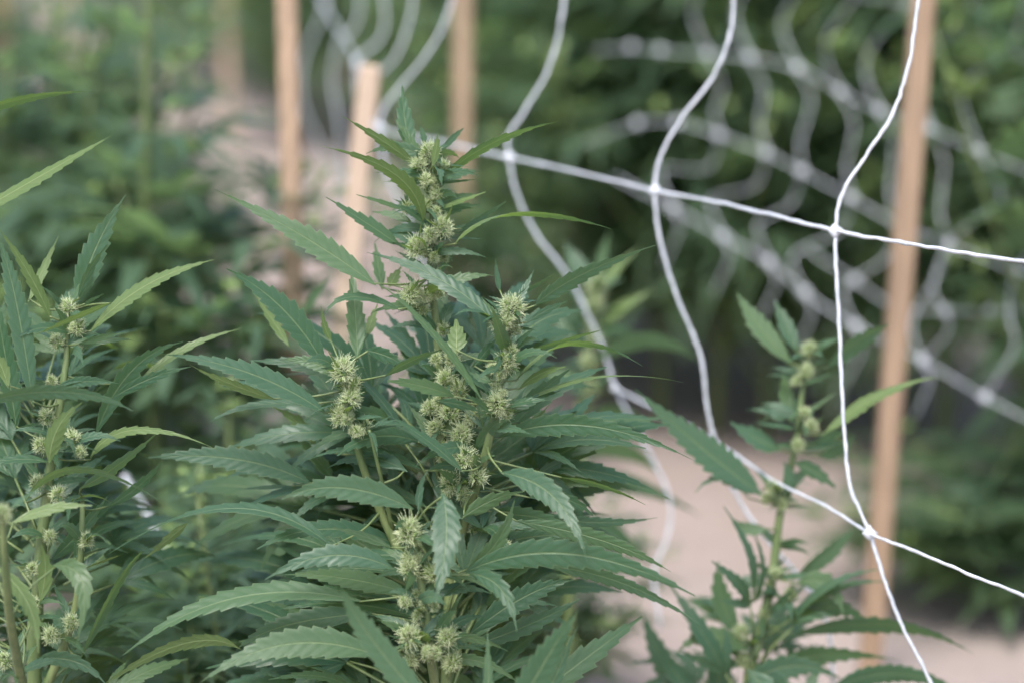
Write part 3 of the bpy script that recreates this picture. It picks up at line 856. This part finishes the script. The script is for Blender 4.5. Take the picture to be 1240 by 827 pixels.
# ================================================================ plant reaching in from beyond the left edge
oroot = empty('hemp_plant', ground_under(W(-75, 300, 1.37)), 'plant beyond the left edge, two narrow leaf tips reaching into view', 'plant')
stem_obj(oroot, 'stem', [W(-62, 80, 1.37), W(-66, 300, 1.37), W(-72, 600, 1.37), oroot.location + Vector((0, 0, -.01))], 0.0015, 0.0055)
hero(oroot, [
    (-58, 150, 28, 120, 114, 112, 19, 48, 1.37, 1.37),
    (-58, 275, 48, 214, 136, 164, 22, 150, 1.37, 1.35),
    (-62, 200, -110, 150, -170, 130, 24, 20, 1.38, 1.40),
    (-64, 330, -120, 300, -190, 320, 26, 20, 1.38, 1.40),
    (-66, 120, -60, 80, -50, 30, 22, 10, 1.38, 1.40),
])
for y, r in ((85, 18), (112, 16), (150, 15), (200, 14), (270, 15), (340, 14)):
    add_bud(oroot, W(-63, y, 1.365), r * KPX * 1.37 * 0.9)

# ================================================================ plant at right, just past the focus, seen through the net
ZR = 1.55
rroot = empty('hemp_plant', ground_under(W(905, 850, ZR)), 'slightly soft single stemmed plant at right crossed by the net cord', 'plant')
gr = rroot.location
stem_obj(rroot, 'stem', [W(980, 420, ZR), W(972, 470, ZR), W(963, 540, ZR), W(945, 620, ZR), W(935, 700, ZR), W(920, 770, ZR), W(905, 850, ZR), gr + Vector((0, 0, -.01))], 0.0014, 0.0044)
Z = ZR
hero(rroot, [
    (960, 442, 920, 396, 893, 356, 22, 15, Z + .01, Z + .02),
    (966, 428, 952, 396, 938, 364, 17, 18, Z + .01, Z + .02),
    (1000, 446, 1040, 414, 1076, 394, 23, 40, Z, Z + .0),
    (995, 527, 1063, 478, 1143, 456, 23, 135, Z - .02, Z - .04, -15),
    (947, 546, 915, 530, 884, 511, 23, 28, Z, Z - .01),
    (990, 552, 1014, 545, 1036, 528, 16, 35, Z, Z),
    (924, 600, 850, 542, 768, 470, 33, 14, Z - .02, Z - .04),
    (908, 604, 872, 580, 842, 597, 19, 60, Z - .02, Z - .03),
    (957, 512, 952, 480, 948, 450, 16, 10, Z + .01, Z + .015),
    (956, 505, 940, 502, 925, 492, 12, 20, Z, Z),
    (896, 772, 874, 726, 870, 679, 22, 20, Z, Z),
    (960, 768, 1080, 757, 1180, 792, 24, 48, Z - .01, Z - .03),
    (958, 702, 1005, 668, 1032, 640, 18, 40, Z, Z + .02),
    (964, 706, 1002, 708, 1022, 746, 22, 10, Z - .02, Z - .03),
    (850, 850, 818, 815, 793, 772, 22, 20, Z, Z),
    (830, 850, 800, 795, 778, 742, 24, 15, Z + .02, Z + .03),
    (930, 812, 1000, 792, 1090, 800, 22, 30, Z, Z - .01),
    (900, 830, 960, 806, 1020, 822, 26, 20, Z - .02, Z - .03),
    (860, 860, 872, 800, 858, 760, 26, 15, Z + .01, Z + .02),
    (950, 600, 955, 575, 948, 560, 14, 30, Z - .01, Z - .01),
    (930, 640, 905, 640, 888, 628, 14, 20, Z - .01, Z - .01),
    (935, 690, 905, 705, 880, 700, 16, 20, Z, Z),
    (985, 540, 1005, 528, 1025, 520, 14, 30, Z, Z),
    (930, 800, 960, 850, 1010, 870, 26, 20, Z - .02, Z - .03),
    (1000, 840, 1080, 815, 1170, 840, 22, 40, Z - .02, Z - .02),
    (940, 760, 1000, 735, 1050, 752, 24, 25, Z - .01, Z - .02),
    (910, 790, 860, 770, 820, 790, 24, 30, Z - .01, Z - .02),
    (962, 560, 985, 570, 1012, 590, 16, 25, Z - .01, Z - .02),
    (905, 810, 930, 850, 920, 890, 28, 10, Z - .04, Z - .06),
], 1.22, (0.92, 0.95, 0.80, 0.90, 0.5))
rroot_buds = ((980, 425, 15, -.004), (976, 450, 15, -.006), (965, 462, 11, -.004), (983, 516, 13, -.006), (966, 540, 13, -.006), (975, 500, 11, -.004), (938, 592, 14, -.006), (946, 610, 13, -.004), (928, 604, 11, 0), (938, 694, 12, -.006), (985, 735, 14, -.01), (898, 768, 16, -.008), (900, 800, 15, -.006), (948, 660, 9, 0), (958, 720, 13, -.004), (925, 745, 12, -.004))
small_leaves(rroot, rroot_buds, Z, 403, 7, 22, 75)
for x, y, r, dz in rroot_buds:
    add_bud(rroot, W(x, y, Z + dz), r * KPX * Z * 0.68)
mb = MB()
for i in range(26):
    yy = rg.uniform(715, 1000); px = 915 + rg.uniform(-1, 1) * (50 + 45 * (yy - 700) / 300)
    z = Z + rg.uniform(-0.02, 0.12)
    base = W(912 + (px - 912) * 0.25, yy + 20, Z + (z - Z) * 0.5); tgt = W(px + (px - 912) * 0.4, yy - 15, z)
    fan_leaf(mb, base, tgt - base, UP + Vector((rg.gauss(0, .3), rg.gauss(0, .3) - 0.6, 0)), rg.uniform(.05, .08), rg.choice((3, 5)), rng=rg, petiole=0.5, teeth=8)
o = link('inner_foliage', mb.mesh('inner_foliage', [M_LEAF, M_STEM], rroot.location), rroot); o['kind'] = 'stuff'

# ================================================================ soft spike just behind the central plant
ZT = 1.82
troot = empty('hemp_plant', ground_under(W(690, 640, ZT)), 'soft pale green flowering spike right behind the central plant', 'plant')
stem_obj(troot, 'stem', [W(722, 340, ZT), W(718, 400, ZT), W(712, 470, ZT), W(702, 560, ZT), W(690, 660, ZT), troot.location + Vector((0, 0, -.01))], 0.0014, 0.0046)
Z = ZT
hero(troot, [
    (726, 352, 748, 322, 776, 300, 22, 130, Z, Z + .01),
    (716, 350, 700, 322, 682, 292, 24, 15, Z, Z + .02),
    (722, 345, 728, 315, 738, 280, 15, 20, Z + .01, Z + .02),
    (720, 400, 752, 372, 792, 352, 22, 140, Z, Z),
    (716, 410, 740, 400, 775, 405, 18, 30, Z, Z),
    (716, 440, 785, 412, 852, 442, 24, 30, Z - .02, Z - .03),
    (712, 430, 690, 400, 664, 385, 24, 25, Z + .01, Z + .02),
    (712, 470, 680, 455, 650, 470, 24, 30, Z + .01, Z + .01),
    (708, 510, 750, 500, 790, 520, 22, 30, Z, Z),
    (704, 550, 755, 545, 800, 575, 24, 25, Z, Z - .01),
    (698, 590, 760, 585, 850, 625, 26, 25, Z, Z - .02),
    (700, 580, 660, 560, 630, 580, 26, 25, Z, Z),
    (692, 640, 740, 640, 790, 690, 26, 20, Z, Z),
    (690, 650, 650, 640, 610, 670, 26, 20, Z, Z),
], 1.0, (0.92, 0.95, 0.80, 0.5, 0.3))
troot_buds = [(722, 350, 17, -.004), (720, 372, 15, -.006), (716, 395, 14, 0), (722, 412, 13, -.006), (713, 440, 15, -.004), (716, 470, 14, -.006), (706, 490, 12, 0), (708, 525, 14, -.006), (700, 560, 13, -.004), (694, 600, 12, -.004)]
small_leaves(troot, troot_buds, Z, 404, 4, 20, 70)
for x, y, r, dz in troot_buds:
    add_bud(troot, W(x, y, Z + dz), r * KPX * Z * 0.8)

# ================================================================ low plant nearest the camera, only its leaf tips in view
ZF = 1.26
froot = empty('hemp_plant', ground_under(W(580, 1000, ZF)), 'nearest plant with blurred leaf tips poking up along the bottom edge', 'plant')
stem_obj(froot, 'stem', [W(580, 900, ZF), W(582, 1000, ZF), froot.location + Vector((0, 0, -.01))], 0.0015, 0.004)
hero(froot, [
    (540, 880, 455, 780, 413, 711, 40, 12, ZF, ZF - .02),
    (588, 900, 591, 830, 590, 762, 18, 30, ZF, ZF + .03),
    (610, 890, 660, 800, 700, 738, 44, 12, ZF, ZF - .02),
    (640, 890, 672, 820, 700, 755, 26, 28, ZF + .03, ZF + .04),
    (560, 910, 500, 900, 430, 930, 40, 15, ZF, ZF),
    (600, 920, 680, 900, 760, 930, 40, 15, ZF, ZF),
])
add_bud(froot, W(580, 898, ZF), 0.009)
